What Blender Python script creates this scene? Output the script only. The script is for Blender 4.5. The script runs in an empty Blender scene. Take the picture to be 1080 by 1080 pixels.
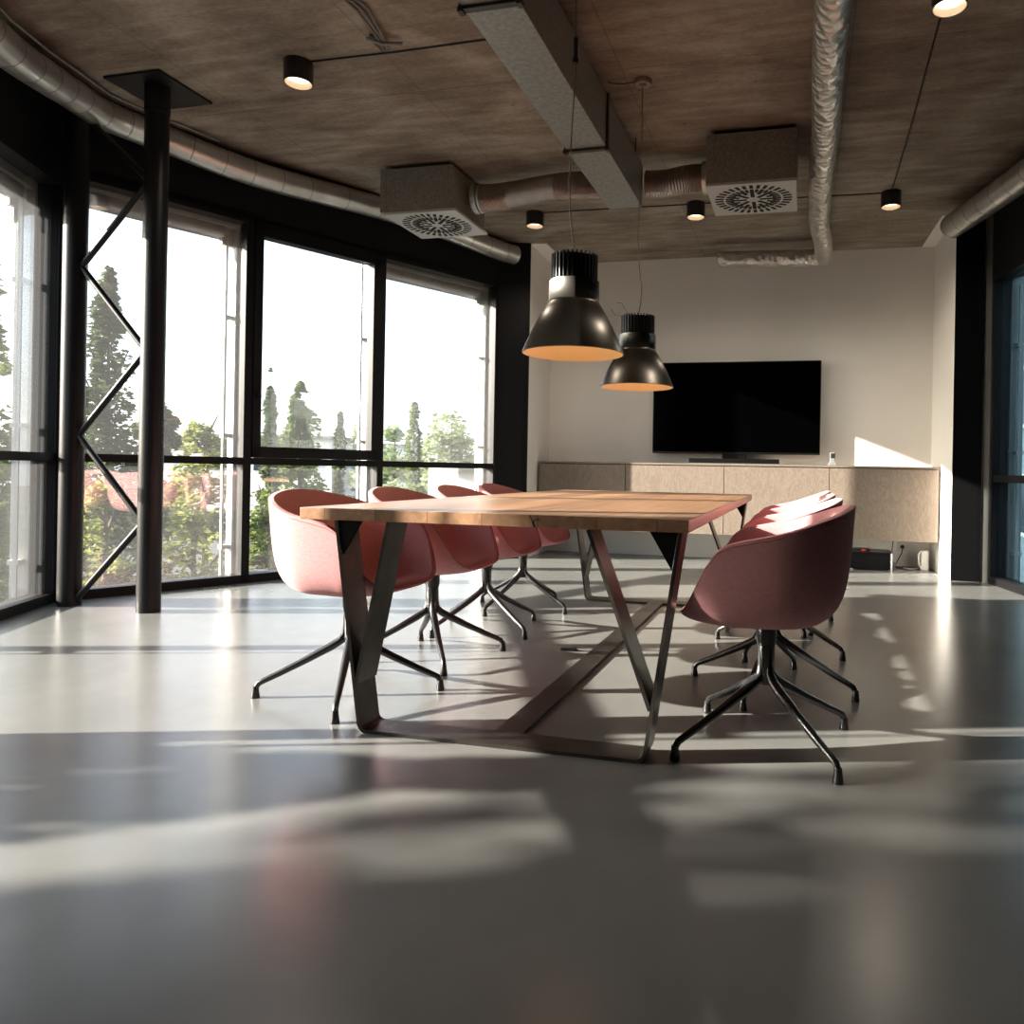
import bpy, bmesh, math, random
from mathutils import Vector, Matrix, noise
PI = math.pi
C = bpy.context.scene.collection
random.seed(7)

# ------------------------------------------------------------------ materials
def new_mat(name):
    m = bpy.data.materials.new(name); m.use_nodes = True
    nt = m.node_tree
    for n in list(nt.nodes): nt.nodes.remove(n)
    out = nt.nodes.new('ShaderNodeOutputMaterial')
    return m, nt, out
def N(nt, kind, **kw):
    n = nt.nodes.new(kind)
    for k, v in kw.items():
        if hasattr(n, k): setattr(n, k, v)
        else: n.inputs[k.replace('_', ' ')].default_value = v
    return n
def L(nt, a, b): nt.links.new(a, b)
def principled(name, col, rough=.5, metal=0., spec=.5, noise_scale=None, noise_amt=.15, bump=0., bump_scale=200., emit=None, emit_s=0., aniso=0., stretch=(1,1,1), sheen=0.):
    m, nt, out = new_mat(name)
    b = N(nt, 'ShaderNodeBsdfPrincipled')
    b.inputs['Base Color'].default_value = (*col, 1); b.inputs['Roughness'].default_value = rough
    b.inputs['Metallic'].default_value = metal; b.inputs['Specular IOR Level'].default_value = spec
    if aniso: b.inputs['Anisotropic'].default_value = aniso
    if sheen: b.inputs['Sheen Weight'].default_value = sheen
    L(nt, b.outputs[0], out.inputs[0])
    tc = N(nt, 'ShaderNodeTexCoord')
    mp = N(nt, 'ShaderNodeMapping'); mp.inputs['Scale'].default_value = stretch
    L(nt, tc.outputs['Object'], mp.inputs[0])
    if noise_scale:
        nz = N(nt, 'ShaderNodeTexNoise'); nz.inputs['Scale'].default_value = noise_scale; nz.inputs['Detail'].default_value = 6
        L(nt, mp.outputs[0], nz.inputs['Vector'])
        r = N(nt, 'ShaderNodeValToRGB')
        r.color_ramp.elements[0].position = .3; r.color_ramp.elements[1].position = .7
        r.color_ramp.elements[0].color = (*[c*(1-noise_amt) for c in col], 1)
        r.color_ramp.elements[1].color = (*[min(1, c*(1+noise_amt)) for c in col], 1)
        L(nt, nz.outputs['Fac'], r.inputs[0]); L(nt, r.outputs[0], b.inputs['Base Color'])
    if bump:
        n2 = N(nt, 'ShaderNodeTexNoise'); n2.inputs['Scale'].default_value = bump_scale; n2.inputs['Detail'].default_value = 3
        L(nt, mp.outputs[0], n2.inputs['Vector'])
        bp = N(nt, 'ShaderNodeBump'); bp.inputs['Strength'].default_value = bump; bp.inputs['Distance'].default_value = .004
        L(nt, n2.outputs['Fac'], bp.inputs['Height']); L(nt, bp.outputs[0], b.inputs['Normal'])
    if emit:
        b.inputs['Emission Color'].default_value = (*emit, 1); b.inputs['Emission Strength'].default_value = emit_s
    return m
M = {}
M['black'] = principled('black_metal_paint', (.006,.006,.007), .4, 0, .3, 3, .2)
M['frame'] = principled('black_window_frame', (.005,.005,.006), .5, 0, .22)
M['alu'] = principled('pale_aluminium', (.42,.42,.42), .45, .3, .5, 6, .08)
M['galv'] = principled('galvanised_sheet', (.27,.29,.275), .42, .5, .5, 40, .22, .15, 60)
M['plenum'] = principled('dull_galvanised_box', (.25,.245,.215), .6, .2, .4, 70, .28, .3, 90)
M['grille'] = principled('grey_painted_grille', (.50,.53,.52), .5, .1, .4)
M['slot'] = principled('dark_slot', (.006,.006,.006), .9)
M['powder'] = principled('black_powder_coat', (.012,.012,.013), .3, 0, .6)
M['chairleg'] = principled('black_gloss_steel', (.014,.015,.016), .26, 0, .8)
M['white'] = principled('white_wall_paint', (.87,.85,.81), .85, 0, .2, 1.2, .03)
M['wall_grey'] = principled('grey_wall_paint', (.16,.16,.16), .85)
M['steel'] = principled('raw_oiled_steel', (.060,.054,.048), .36, .7, .5, 9, .35, .15, 50)
M['gusset'] = principled('dark_steel_gusset', (.006,.006,.006), .85, 0, .1)
M['screen'] = principled('tv_screen', (.0006,.0006,.0008), .12, 0, .05)
M['tvframe'] = principled('tv_bezel', (.004,.004,.004), .3)
M['silver'] = principled('brushed_silver', (.45,.45,.45), .3, .8)
M['chrome'] = principled('chrome', (.7,.7,.7), .15, 1)
M['brushed'] = principled('dark_brushed_metal', (.13,.122,.11), .27, 1., .5, 4, .1, 0, 300, aniso=.85)
_m = M['brushed']; _b = [n for n in _m.node_tree.nodes if n.type == 'BSDF_PRINCIPLED'][0]
_t = _m.node_tree.nodes.new('ShaderNodeTangent'); _t.direction_type = 'RADIAL'; _t.axis = 'Z'; _m.node_tree.links.new(_t.outputs[0], _b.inputs['Tangent'])
M['gold'] = principled('gold_inner_shade', (.85,.66,.38), .45, .0, .5)
M['fin'] = principled('black_heat_sink', (.011,.011,.013), .42, .3)
M['cable_g'] = principled('grey_cable', (.20,.18,.16), .6)
M['cable_b'] = principled('black_cable', (.008,.008,.008), .6)
M['plastic_w'] = principled('white_plastic', (.72,.71,.68), .4)
M['plastic_g'] = principled('grey_plastic', (.25,.26,.26), .4)
M['lampglow'] = principled('lamp_diffuser', (.9,.85,.75), .5, emit=(1.,.80,.58), emit_s=2.6)
M['bulb'] = principled('pendant_bulb', (.9,.8,.6), .5, emit=(1.,.86,.66), emit_s=3.)
M['lamp_in'] = principled('lamp_reflector', (.6,.5,.4), .35, .3)
M['render_w'] = principled('white_render', (.75,.74,.70), .9)
M['roof'] = principled('grey_roof', (.2,.2,.2), .9)
M['bluegrey'] = principled('blue_grey_cladding', (.085,.12,.14), .6, 0, .4, 1.5, .2)
M['darkwin'] = principled('dark_window', (.02,.03,.04), .15)
M['asphalt'] = principled('asphalt', (.065,.07,.075), .9, 0, .3, .6, .25)
M['bark'] = principled('bark', (.07,.05,.035), .9, noise_scale=12, noise_amt=.4)

def fabric():
    m, nt, out = new_mat('rose_pink_wool')
    b = N(nt, 'ShaderNodeBsdfPrincipled'); b.inputs['Roughness'].default_value = .92
    b.inputs['Specular IOR Level'].default_value = .15; b.inputs['Sheen Weight'].default_value = .25
    b.inputs['Sheen Tint'].default_value = (1,.75,.72,1); b.inputs['Sheen Roughness'].default_value = .5
    tc = N(nt, 'ShaderNodeTexCoord')
    n1 = N(nt, 'ShaderNodeTexNoise'); n1.inputs['Scale'].default_value = 420; n1.inputs['Detail'].default_value = 2
    mp = N(nt, 'ShaderNodeMapping'); mp.inputs['Scale'].default_value = (40, 40, 120)
    n2 = N(nt, 'ShaderNodeTexNoise'); n2.inputs['Scale'].default_value = 1.6; n2.inputs['Detail'].default_value = 4
    L(nt, tc.outputs['Object'], n1.inputs['Vector']); L(nt, tc.outputs['Object'], mp.inputs[0]); L(nt, mp.outputs[0], n2.inputs['Vector'])
    mx = N(nt, 'ShaderNodeMath', operation='ADD'); L(nt, n1.outputs['Fac'], mx.inputs[0]); L(nt, n2.outputs['Fac'], mx.inputs[1])
    r = N(nt, 'ShaderNodeValToRGB'); e = r.color_ramp.elements
    hm = N(nt, 'ShaderNodeMath', operation='MULTIPLY'); hm.inputs[1].default_value = .5
    L(nt, mx.outputs[0], hm.inputs[0]); L(nt, hm.outputs[0], r.inputs[0])
    e[0].position = .3; e[0].color = (.56,.25,.262,1); e[1].position = .7; e[1].color = (.72,.36,.37,1)
    L(nt, r.outputs[0], b.inputs['Base Color'])
    bp = N(nt, 'ShaderNodeBump'); bp.inputs['Strength'].default_value = .25; bp.inputs['Distance'].default_value = .002
    L(nt, n1.outputs['Fac'], bp.inputs['Height']); L(nt, bp.outputs[0], b.inputs['Normal'])
    L(nt, b.outputs[0], out.inputs[0]); return m
M['fabric'] = fabric()
M['piping'] = principled('dusky_pink_seam', (.50,.16,.16), .9)

def wood_table():
    m, nt, out = new_mat('oak_planks')
    b = N(nt, 'ShaderNodeBsdfPrincipled'); b.inputs['Specular IOR Level'].default_value = .45
    b.inputs['Roughness'].default_value = .36
    tc = N(nt, 'ShaderNodeTexCoord'); sx = N(nt, 'ShaderNodeSeparateXYZ'); L(nt, tc.outputs['Object'], sx.inputs[0])
    ms = N(nt, 'ShaderNodeMath', operation='MULTIPLY'); ms.inputs[1].default_value = 5.2
    ad = N(nt, 'ShaderNodeMath', operation='ADD'); ad.inputs[1].default_value = 20.3
    fl = N(nt, 'ShaderNodeMath', operation='FLOOR')
    L(nt, sx.outputs[0], ms.inputs[0]); L(nt, ms.outputs[0], ad.inputs[0]); L(nt, ad.outputs[0], fl.inputs[0])
    wn = N(nt, 'ShaderNodeTexWhiteNoise'); wn.noise_dimensions = '1D'; L(nt, fl.outputs[0], wn.inputs['W'])
    # long grain
    mp = N(nt, 'ShaderNodeMapping'); mp.inputs['Scale'].default_value = (22, 1.1, 22)
    L(nt, tc.outputs['Object'], mp.inputs[0])
    av = N(nt, 'ShaderNodeVectorMath', operation='ADD'); L(nt, mp.outputs[0], av.inputs[0]); 
    cb = N(nt, 'ShaderNodeCombineXYZ'); m7 = N(nt, 'ShaderNodeMath', operation='MULTIPLY'); m7.inputs[1].default_value = 37
    L(nt, wn.outputs['Value'], m7.inputs[0]); L(nt, m7.outputs[0], cb.inputs[1]); L(nt, cb.outputs[0], av.inputs[1])
    nz = N(nt, 'ShaderNodeTexNoise'); nz.inputs['Scale'].default_value = 1.; nz.inputs['Detail'].default_value = 8; nz.inputs['Distortion'].default_value = 1.2
    L(nt, av.outputs[0], nz.inputs['Vector'])
    r = N(nt, 'ShaderNodeValToRGB'); e = r.color_ramp.elements
    e[0].position = .25; e[0].color = (.255,.13,.068,1); e[1].position = .75; e[1].color = (.47,.275,.165,1)
    L(nt, nz.outputs['Fac'], r.inputs[0])
    hs = N(nt, 'ShaderNodeHueSaturation'); 
    mr = N(nt, 'ShaderNodeMapRange'); mr.inputs['To Min'].default_value = .78; mr.inputs['To Max'].default_value = 1.15
    L(nt, wn.outputs['Value'], mr.inputs['Value']); L(nt, mr.outputs[0], hs.inputs['Value']); L(nt, r.outputs[0], hs.inputs['Color'])
    # plank joints
    fr = N(nt, 'ShaderNodeMath', operation='FRACT'); L(nt, ad.outputs[0], fr.inputs[0])
    lt = N(nt, 'ShaderNodeMath', operation='LESS_THAN'); lt.inputs[1].default_value = .012; L(nt, fr.outputs[0], lt.inputs[0])
    mix = N(nt, 'ShaderNodeMixRGB'); mix.inputs[2].default_value = (.12,.055,.025,1)
    L(nt, lt.outputs[0], mix.inputs[0]); L(nt, hs.outputs[0], mix.inputs[1]); L(nt, mix.outputs[0], b.inputs['Base Color'])
    bp = N(nt, 'ShaderNodeBump'); bp.inputs['Strength'].default_value = .12; bp.inputs['Distance'].default_value = .002
    L(nt, nz.outputs['Fac'], bp.inputs['Height']); L(nt, bp.outputs[0], b.inputs['Normal'])
    L(nt, b.outputs[0], out.inputs[0]); return m
M['oak'] = wood_table()

def plywood():
    m, nt, out = new_mat('birch_plywood')
    b = N(nt, 'ShaderNodeBsdfPrincipled'); b.inputs['Roughness'].default_value = .6; b.inputs['Specular IOR Level'].default_value = .3
    tc = N(nt, 'ShaderNodeTexCoord'); mp = N(nt, 'ShaderNodeMapping'); mp.inputs['Scale'].default_value = (5, 5, 1.6)
    L(nt, tc.outputs['Object'], mp.inputs[0])
    nz = N(nt, 'ShaderNodeTexNoise'); nz.inputs['Scale'].default_value = 2.4; nz.inputs['Detail'].default_value = 5; nz.inputs['Distortion'].default_value = 2.5
    L(nt, mp.outputs[0], nz.inputs['Vector'])
    w = N(nt, 'ShaderNodeMath', operation='MULTIPLY'); w.inputs[1].default_value = 34
    s = N(nt, 'ShaderNodeMath', operation='SINE'); L(nt, nz.outputs['Fac'], w.inputs[0]); L(nt, w.outputs[0], s.inputs[0])
    mr = N(nt, 'ShaderNodeMapRange'); mr.inputs['From Min'].default_value = -1
    L(nt, s.outputs[0], mr.inputs['Value'])
    r = N(nt, 'ShaderNodeValToRGB'); e = r.color_ramp.elements
    e[0].color = (.20,.158,.127,1); e[1].color = (.25,.20,.162,1)
    L(nt, mr.outputs[0], r.inputs[0]); L(nt, r.outputs[0], b.inputs['Base Color']); L(nt, b.outputs[0], out.inputs[0]); return m
M['ply'] = plywood()
M['plyedge'] = principled('plywood_edge', (.16,.105,.07), .7, noise_scale=60, noise_amt=.2)

def floor_mat():
    m, nt, out = new_mat('grey_resin_floor')
    b = N(nt, 'ShaderNodeBsdfPrincipled')
    tc = N(nt, 'ShaderNodeTexCoord')
    n1 = N(nt, 'ShaderNodeTexNoise'); n1.inputs['Scale'].default_value = .9; n1.inputs['Detail'].default_value = 5; n1.inputs['Distortion'].default_value = .6
    n2 = N(nt, 'ShaderNodeTexNoise'); n2.inputs['Scale'].default_value = 9; n2.inputs['Detail'].default_value = 6
    L(nt, tc.outputs['Object'], n1.inputs['Vector']); L(nt, tc.outputs['Object'], n2.inputs['Vector'])
    a = N(nt, 'ShaderNodeMath', operation='MULTIPLY_ADD'); a.inputs[1].default_value = .3
    L(nt, n2.outputs['Fac'], a.inputs[0]); L(nt, n1.outputs['Fac'], a.inputs[2])
    r = N(nt, 'ShaderNodeValToRGB'); e = r.color_ramp.elements
    e[0].position = .4; e[0].color = FLOOR_A; e[1].position = .9; e[1].color = FLOOR_B
    L(nt, a.outputs[0], r.inputs[0]); L(nt, r.outputs[0], b.inputs['Base Color'])
    mr = N(nt, 'ShaderNodeMapRange'); mr.inputs['To Min'].default_value = .20; mr.inputs['To Max'].default_value = .30
    L(nt, n1.outputs['Fac'], mr.inputs['Value']); L(nt, mr.outputs[0], b.inputs['Roughness'])
    b.inputs['Specular IOR Level'].default_value = .62
    L(nt, b.outputs[0], out.inputs[0]); return m
FLOOR_A = (.178,.181,.176,1); FLOOR_B = (.232,.234,.226,1)
M['floor'] = floor_mat()

def concrete():
    m, nt, out = new_mat('raw_concrete_soffit')
    b = N(nt, 'ShaderNodeBsdfPrincipled'); b.inputs['Roughness'].default_value = .8; b.inputs['Specular IOR Level'].default_value = .25
    tc = N(nt, 'ShaderNodeTexCoord')
    def nz(scale, st, det=8, dist=0.):
        mp = N(nt, 'ShaderNodeMapping'); mp.inputs['Scale'].default_value = st; L(nt, tc.outputs['Object'], mp.inputs[0])
        n = N(nt, 'ShaderNodeTexNoise'); n.inputs['Scale'].default_value = scale; n.inputs['Detail'].default_value = det; n.inputs['Distortion'].default_value = dist
        L(nt, mp.outputs[0], n.inputs['Vector']); return n
    big = nz(1.3, (1,1.3,1), 6, 1.2); streak = nz(3.4, (.8, 3.6, 1), 10, .35); fine = nz(28, (1,2,1), 5)
    a = N(nt, 'ShaderNodeMath', operation='MULTIPLY_ADD'); a.inputs[1].default_value = .8
    L(nt, streak.outputs['Fac'], a.inputs[0]); L(nt, big.outputs['Fac'], a.inputs[2])
    a2 = N(nt, 'ShaderNodeMath', operation='MULTIPLY_ADD'); a2.inputs[1].default_value = .45
    L(nt, fine.outputs['Fac'], a2.inputs[0]); L(nt, a.outputs[0], a2.inputs[2])
    r = N(nt, 'ShaderNodeValToRGB'); r.color_ramp.elements.new(.5); e = r.color_ramp.elements
    sc = N(nt, 'ShaderNodeMapRange'); sc.inputs['From Min'].default_value = .8; sc.inputs['From Max'].default_value = 1.45
    L(nt, a2.outputs[0], sc.inputs['Value']); L(nt, sc.outputs[0], r.inputs[0])
    e[0].position = 0; e[0].color = (.15,.115,.088,1); e[1].position = .5; e[1].color = (.265,.225,.18,1); e[2].position = 1; e[2].color = (.42,.38,.32,1)
    # board joints: lines parallel to the table every 1.25 m and a few across
    sx = N(nt, 'ShaderNodeSeparateXYZ'); L(nt, tc.outputs['Object'], sx.inputs[0])
    masks = []
    for axis, per, off in ((0, 1.25, .83), (1, 2.5, .35)):
        mu = N(nt, 'ShaderNodeMath', operation='MULTIPLY_ADD'); mu.inputs[1].default_value = 1/per; mu.inputs[2].default_value = 20+off
        fr = N(nt, 'ShaderNodeMath', operation='FRACT'); lt = N(nt, 'ShaderNodeMath', operation='LESS_THAN'); lt.inputs[1].default_value = .007/per
        L(nt, sx.outputs[axis], mu.inputs[0]); L(nt, mu.outputs[0], fr.inputs[0]); L(nt, fr.outputs[0], lt.inputs[0]); masks.append(lt)
    mxx = N(nt, 'ShaderNodeMath', operation='MAXIMUM'); L(nt, masks[0].outputs[0], mxx.inputs[0]); L(nt, masks[1].outputs[0], mxx.inputs[1])
    # pits
    vo = N(nt, 'ShaderNodeTexVoronoi'); vo.inputs['Scale'].default_value = 3.2; L(nt, tc.outputs['Object'], vo.inputs['Vector'])
    vl = N(nt, 'ShaderNodeMath', operation='LESS_THAN'); vl.inputs[1].default_value = .045; L(nt, vo.outputs['Distance'], vl.inputs[0])
    m3 = N(nt, 'ShaderNodeMath', operation='MAXIMUM'); L(nt, mxx.outputs[0], m3.inputs[0]); L(nt, vl.outputs[0], m3.inputs[1])
    m4 = N(nt, 'ShaderNodeMath', operation='MULTIPLY'); m4.inputs[1].default_value = .38; L(nt, m3.outputs[0], m4.inputs[0])
    mix = N(nt, 'ShaderNodeMixRGB'); mix.inputs[2].default_value = (.05,.035,.025,1)
    L(nt, m4.outputs[0], mix.inputs[0]); L(nt, r.outputs[0], mix.inputs[1]); L(nt, mix.outputs[0], b.inputs['Base Color'])
    bp = N(nt, 'ShaderNodeBump'); bp.inputs['Strength'].default_value = .5; bp.inputs['Distance'].default_value = .01
    L(nt, a2.outputs[0], bp.inputs['Height']); L(nt, bp.outputs[0], b.inputs['Normal'])
    L(nt, b.outputs[0], out.inputs[0]); return m
M['concrete'] = concrete()

def foil():
    m, nt, out = new_mat('crinkled_foil')
    b = N(nt, 'ShaderNodeBsdfPrincipled'); b.inputs['Metallic'].default_value = .85; b.inputs['Roughness'].default_value = .33
    b.inputs['Base Color'].default_value = (.66,.64,.60,1)
    tc = N(nt, 'ShaderNodeTexCoord'); vo = N(nt, 'ShaderNodeTexVoronoi'); vo.inputs['Scale'].default_value = 20; vo.feature = 'F1'
    L(nt, tc.outputs['Object'], vo.inputs['Vector'])
    n = N(nt, 'ShaderNodeTexNoise'); n.inputs['Scale'].default_value = 16; n.inputs['Detail'].default_value = 6; L(nt, tc.outputs['Object'], n.inputs['Vector'])
    ad = N(nt, 'ShaderNodeMath', operation='ADD'); L(nt, vo.outputs['Distance'], ad.inputs[0]); L(nt, n.outputs['Fac'], ad.inputs[1])
    bp = N(nt, 'ShaderNodeBump'); bp.inputs['Strength'].default_value = .7; bp.inputs['Distance'].default_value = .02
    L(nt, ad.outputs[0], bp.inputs['Height']); L(nt, bp.outputs[0], b.inputs['Normal']); L(nt, b.outputs[0], out.inputs[0]); return m
M['foil'] = foil()
M['spiral'] = principled('spiral_duct_steel', (.52,.52,.50), .34, .85, .5, 5, .18, .1, 25)
M['flex'] = principled('ribbed_foil_hose', (.36,.31,.28), .36, .85, .5, 8, .2)

def glass(name, tint, f0):
    m, nt, out = new_mat(name)
    tr = N(nt, 'ShaderNodeBsdfTransparent'); tr.inputs[0].default_value = (*tint, 1)
    gl = N(nt, 'ShaderNodeBsdfGlossy'); gl.inputs['Roughness'].default_value = .0
    lw = N(nt, 'ShaderNodeLayerWeight'); lw.inputs['Blend'].default_value = .5
    p = N(nt, 'ShaderNodeMath', operation='POWER'); p.inputs[1].default_value = 5
    ma = N(nt, 'ShaderNodeMath', operation='MULTIPLY_ADD'); ma.inputs[1].default_value = 1-f0; ma.inputs[2].default_value = f0
    L(nt, lw.outputs['Facing'], p.inputs[0]); L(nt, p.outputs[0], ma.inputs[0])
    mx = N(nt, 'ShaderNodeMixShader'); L(nt, ma.outputs[0], mx.inputs[0]); L(nt, tr.outputs[0], mx.inputs[1]); L(nt, gl.outputs[0], mx.inputs[2])
    tl = N(nt, 'ShaderNodeBsdfTranslucent'); tl.inputs[0].default_value = (.95,.97,1,1)   # pale veil put in for window glare and bloom
    m2 = N(nt, 'ShaderNodeMixShader'); m2.inputs[0].default_value = .011; L(nt, mx.outputs[0], m2.inputs[1]); L(nt, tl.outputs[0], m2.inputs[2])
    L(nt, m2.outputs[0], out.inputs[0]); return m
M['glass'] = glass('window_glass', (.97,.985,.98), .16)
M['glass_t'] = glass('tinted_window_glass', (.55,.66,.70), .07)

def leafmat(name, c1, c2):
    m, nt, out = new_mat(name)
    d = N(nt, 'ShaderNodeBsdfDiffuse'); t = N(nt, 'ShaderNodeBsdfTranslucent'); mx = N(nt, 'ShaderNodeMixShader'); mx.inputs[0].default_value = .35
    g = N(nt, 'ShaderNodeTexCoord'); n = N(nt, 'ShaderNodeTexNoise'); n.inputs['Scale'].default_value = 2.2; n.inputs['Detail'].default_value = 4
    L(nt, g.outputs['Object'], n.inputs['Vector'])
    r = N(nt, 'ShaderNodeValToRGB'); e = r.color_ramp.elements; e[0].position = .35; e[1].position = .65
    e[0].color = (*c1, 1); e[1].color = (*c2, 1); L(nt, n.outputs['Fac'], r.inputs[0])
    L(nt, r.outputs[0], d.inputs[0]); L(nt, r.outputs[0], t.inputs[0]); L(nt, d.outputs[0], mx.inputs[1]); L(nt, t.outputs[0], mx.inputs[2])
    L(nt, mx.outputs[0], out.inputs[0]); return m
M['leaf_dark'] = leafmat('dark_leaves', (.045,.065,.03), (.13,.16,.07))
M['leaf_mid'] = leafmat('green_leaves', (.08,.12,.035), (.20,.25,.07))
M['leaf_yel'] = leafmat('yellow_green_leaves', (.12,.15,.035), (.34,.35,.10))
M['leaf_far'] = leafmat('hazy_leaves', (.20,.26,.14), (.36,.42,.24))  # distance haze and glare put into the paler leaf colour
M['grass'] = leafmat('verge', (.035,.042,.035), (.075,.08,.07))

# ------------------------------------------------------------------ mesh helpers
def box(bm, x0, x1, y0, y1, z0, z1, bev=0.):
    r = bmesh.ops.create_cube(bm, size=1.)
    vs = r['verts']
    for v in vs: v.co = Vector(((x0+x1)/2+v.co.x*(x1-x0), (y0+y1)/2+v.co.y*(y1-y0), (z0+z1)/2+v.co.z*(z1-z0)))
    if bev:
        es = list({e for v in vs for e in v.link_edges})
        bmesh.ops.bevel(bm, geom=es, offset=bev, segments=2, affect='EDGES', profile=.6)
def obox(bm, p, q, n0, n1, z0, z1, t0=0., t1=None, bev=0.):
    """box along the line p-q (ground points): t along it in metres, n to the side (+ = right of travel)"""
    p = Vector(p); q = Vector(q); d = (q-p); ln = d.length; d /= ln; n = Vector((d.y, -d.x))
    if t1 is None: t1 = ln
    r = bmesh.ops.create_cube(bm, size=1.)
    for v in r['verts']:
        t = t0+(v.co.x+.5)*(t1-t0); s = n0+(v.co.y+.5)*(n1-n0); z = z0+(v.co.z+.5)*(z1-z0)
        g = p+d*t+n*s; v.co = Vector((g.x, g.y, z))
    bmesh.ops.recalc_face_normals(bm, faces=list({f for v in r['verts'] for f in v.link_faces}))
    if bev:
        bmesh.ops.bevel(bm, geom=list({e for v in r['verts'] for e in v.link_edges}), offset=bev, segments=2, affect='EDGES')
def tube(bm, pts, rad, seg=12, caps=True, up=None, flat=1.):
    """tube through 3D points; rad = number or list"""
    pts = [Vector(p) for p in pts]; n = len(pts)
    if not isinstance(rad, (list, tuple)): rad = [rad]*n
    rings = []; prev = None
    for i, p in enumerate(pts):
        if i == 0: t = pts[1]-p
        elif i == n-1: t = p-pts[i-1]
        else: t = (pts[i+1]-p).normalized()+(p-pts[i-1]).normalized()
        t.normalize()
        if prev is None:
            a = Vector((0,0,1)) if abs(t.z) < .9 else Vector((1,0,0))
            u = t.cross(a).normalized()
        else:
            u = (prev-t*prev.dot(t)).normalized()
        prev = u; w = t.cross(u)
        rings.append([bm.verts.new(p+(u*math.cos(2*PI*k/seg)+w*math.sin(2*PI*k/seg)*flat)*rad[i]) for k in range(seg)])
    for a, b in zip(rings, rings[1:]):
        for k in range(seg): bm.faces.new((a[k], a[(k+1)%seg], b[(k+1)%seg], b[k]))
    if caps: bm.faces.new(list(reversed(rings[0]))); bm.faces.new(rings[-1])
def lathe(bm, prof, cx=0, cy=0, seg=40, cap0=False, cap1=False):
    rings = [[bm.verts.new((cx+r*math.cos(2*PI*k/seg), cy+r*math.sin(2*PI*k/seg), z)) for k in range(seg)] for r, z in prof]
    for a, b in zip(rings, rings[1:]):
        for k in range(seg): bm.faces.new((a[k], a[(k+1)%seg], b[(k+1)%seg], b[k]))
    if cap0: bm.faces.new(list(reversed(rings[0])))
    if cap1: bm.faces.new(rings[-1])
def ribbon(bm, pts, y0, y1, th):
    """flat bar bent in the XZ plane: centre-line pts (x,z), width y0..y1, thickness th"""
    P = [Vector((p[0], p[1])) for p in pts]; n = len(P); ring = []
    for i, p in enumerate(P):
        if i == 0: t = (P[1]-p).normalized(); s = 1
        elif i == n-1: t = (p-P[i-1]).normalized(); s = 1
        else:
            a = (p-P[i-1]).normalized(); b = (P[i+1]-p).normalized(); t = (a+b).normalized(); s = 1/max(.5, t.dot(a))
        nn = Vector((-t.y, t.x))*th/2*s
        a, b = p+nn, p-nn
        ring.append([bm.verts.new((a.x, y0, a.y)), bm.verts.new((a.x, y1, a.y)), bm.verts.new((b.x, y1, b.y)), bm.verts.new((b.x, y0, b.y))])
    for a, b in zip(ring, ring[1:]):
        for k in range(4): bm.faces.new((a[k], a[(k+1)%4], b[(k+1)%4], b[k]))
    bm.faces.new(ring[0]); bm.faces.new(list(reversed(ring[-1])))
def arc_corner(a, b, c, r, n=6):
    """points rounding corner b between a and c (2D)"""
    a, b, c = Vector(a), Vector(b), Vector(c)
    u = (a-b).normalized(); v = (c-b).normalized(); ang = u.angle(v); d = r/math.tan(ang/2)
    p, q = b+u*d, b+v*d; out = []
    for i in range(n+1):
        t = i/n; out.append(tuple((p*(1-t)+b*t)*(1-t)+(b*(1-t)+q*t)*t))
    return out
def obj(name, bm, mat, parent=None, smooth=False, loc=None, auto=None):
    bmesh.ops.recalc_face_normals(bm, faces=bm.faces[:])
    me = bpy.data.meshes.new(name); bm.to_mesh(me); bm.free()
    o = bpy.data.objects.new(name, me); C.objects.link(o); me.materials.append(mat)
    if smooth:
        if auto:
            for p in me.polygons: p.use_smooth = True
            me.set_sharp_from_angle(angle=math.radians(auto))
        else:
            for p in me.polygons: p.use_smooth = True
    if parent: o.parent = parent
    if loc: o.location = loc
    return o
def B(): return bmesh.new()
def tag(o, label=None, cat=None, group=None, kind=None):
    if label: o['label'] = label
    if cat: o['category'] = cat
    if group: o['group'] = group
    if kind: o['kind'] = kind
    return o
def thing(name, label, cat, loc=(0,0,0), rz=0., group=None):
    o = bpy.data.objects.new(name, None); C.objects.link(o); o.location = loc; o.rotation_euler = (0,0,rz); o.empty_display_size = .1
    return tag(o, label, cat, group)
def struct(name, bm, mat, label, parent=None, **k):
    o = obj(name, bm, mat, parent, **k)
    if not parent: tag(o, label, name.split('_')[0], kind='structure')
    return o
def dup(root, loc, rz, label=None, group=None):
    r = root.copy(); C.objects.link(r); r.location = loc; r.rotation_euler = (0,0,rz)
    if label: r['label'] = label
    if group: r['group'] = group
    for ch in list(root.children):
        c = ch.copy(); C.objects.link(c); c.parent = r
        for g in list(ch.children):
            d = g.copy(); C.objects.link(d); d.parent = c
    return r

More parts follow.
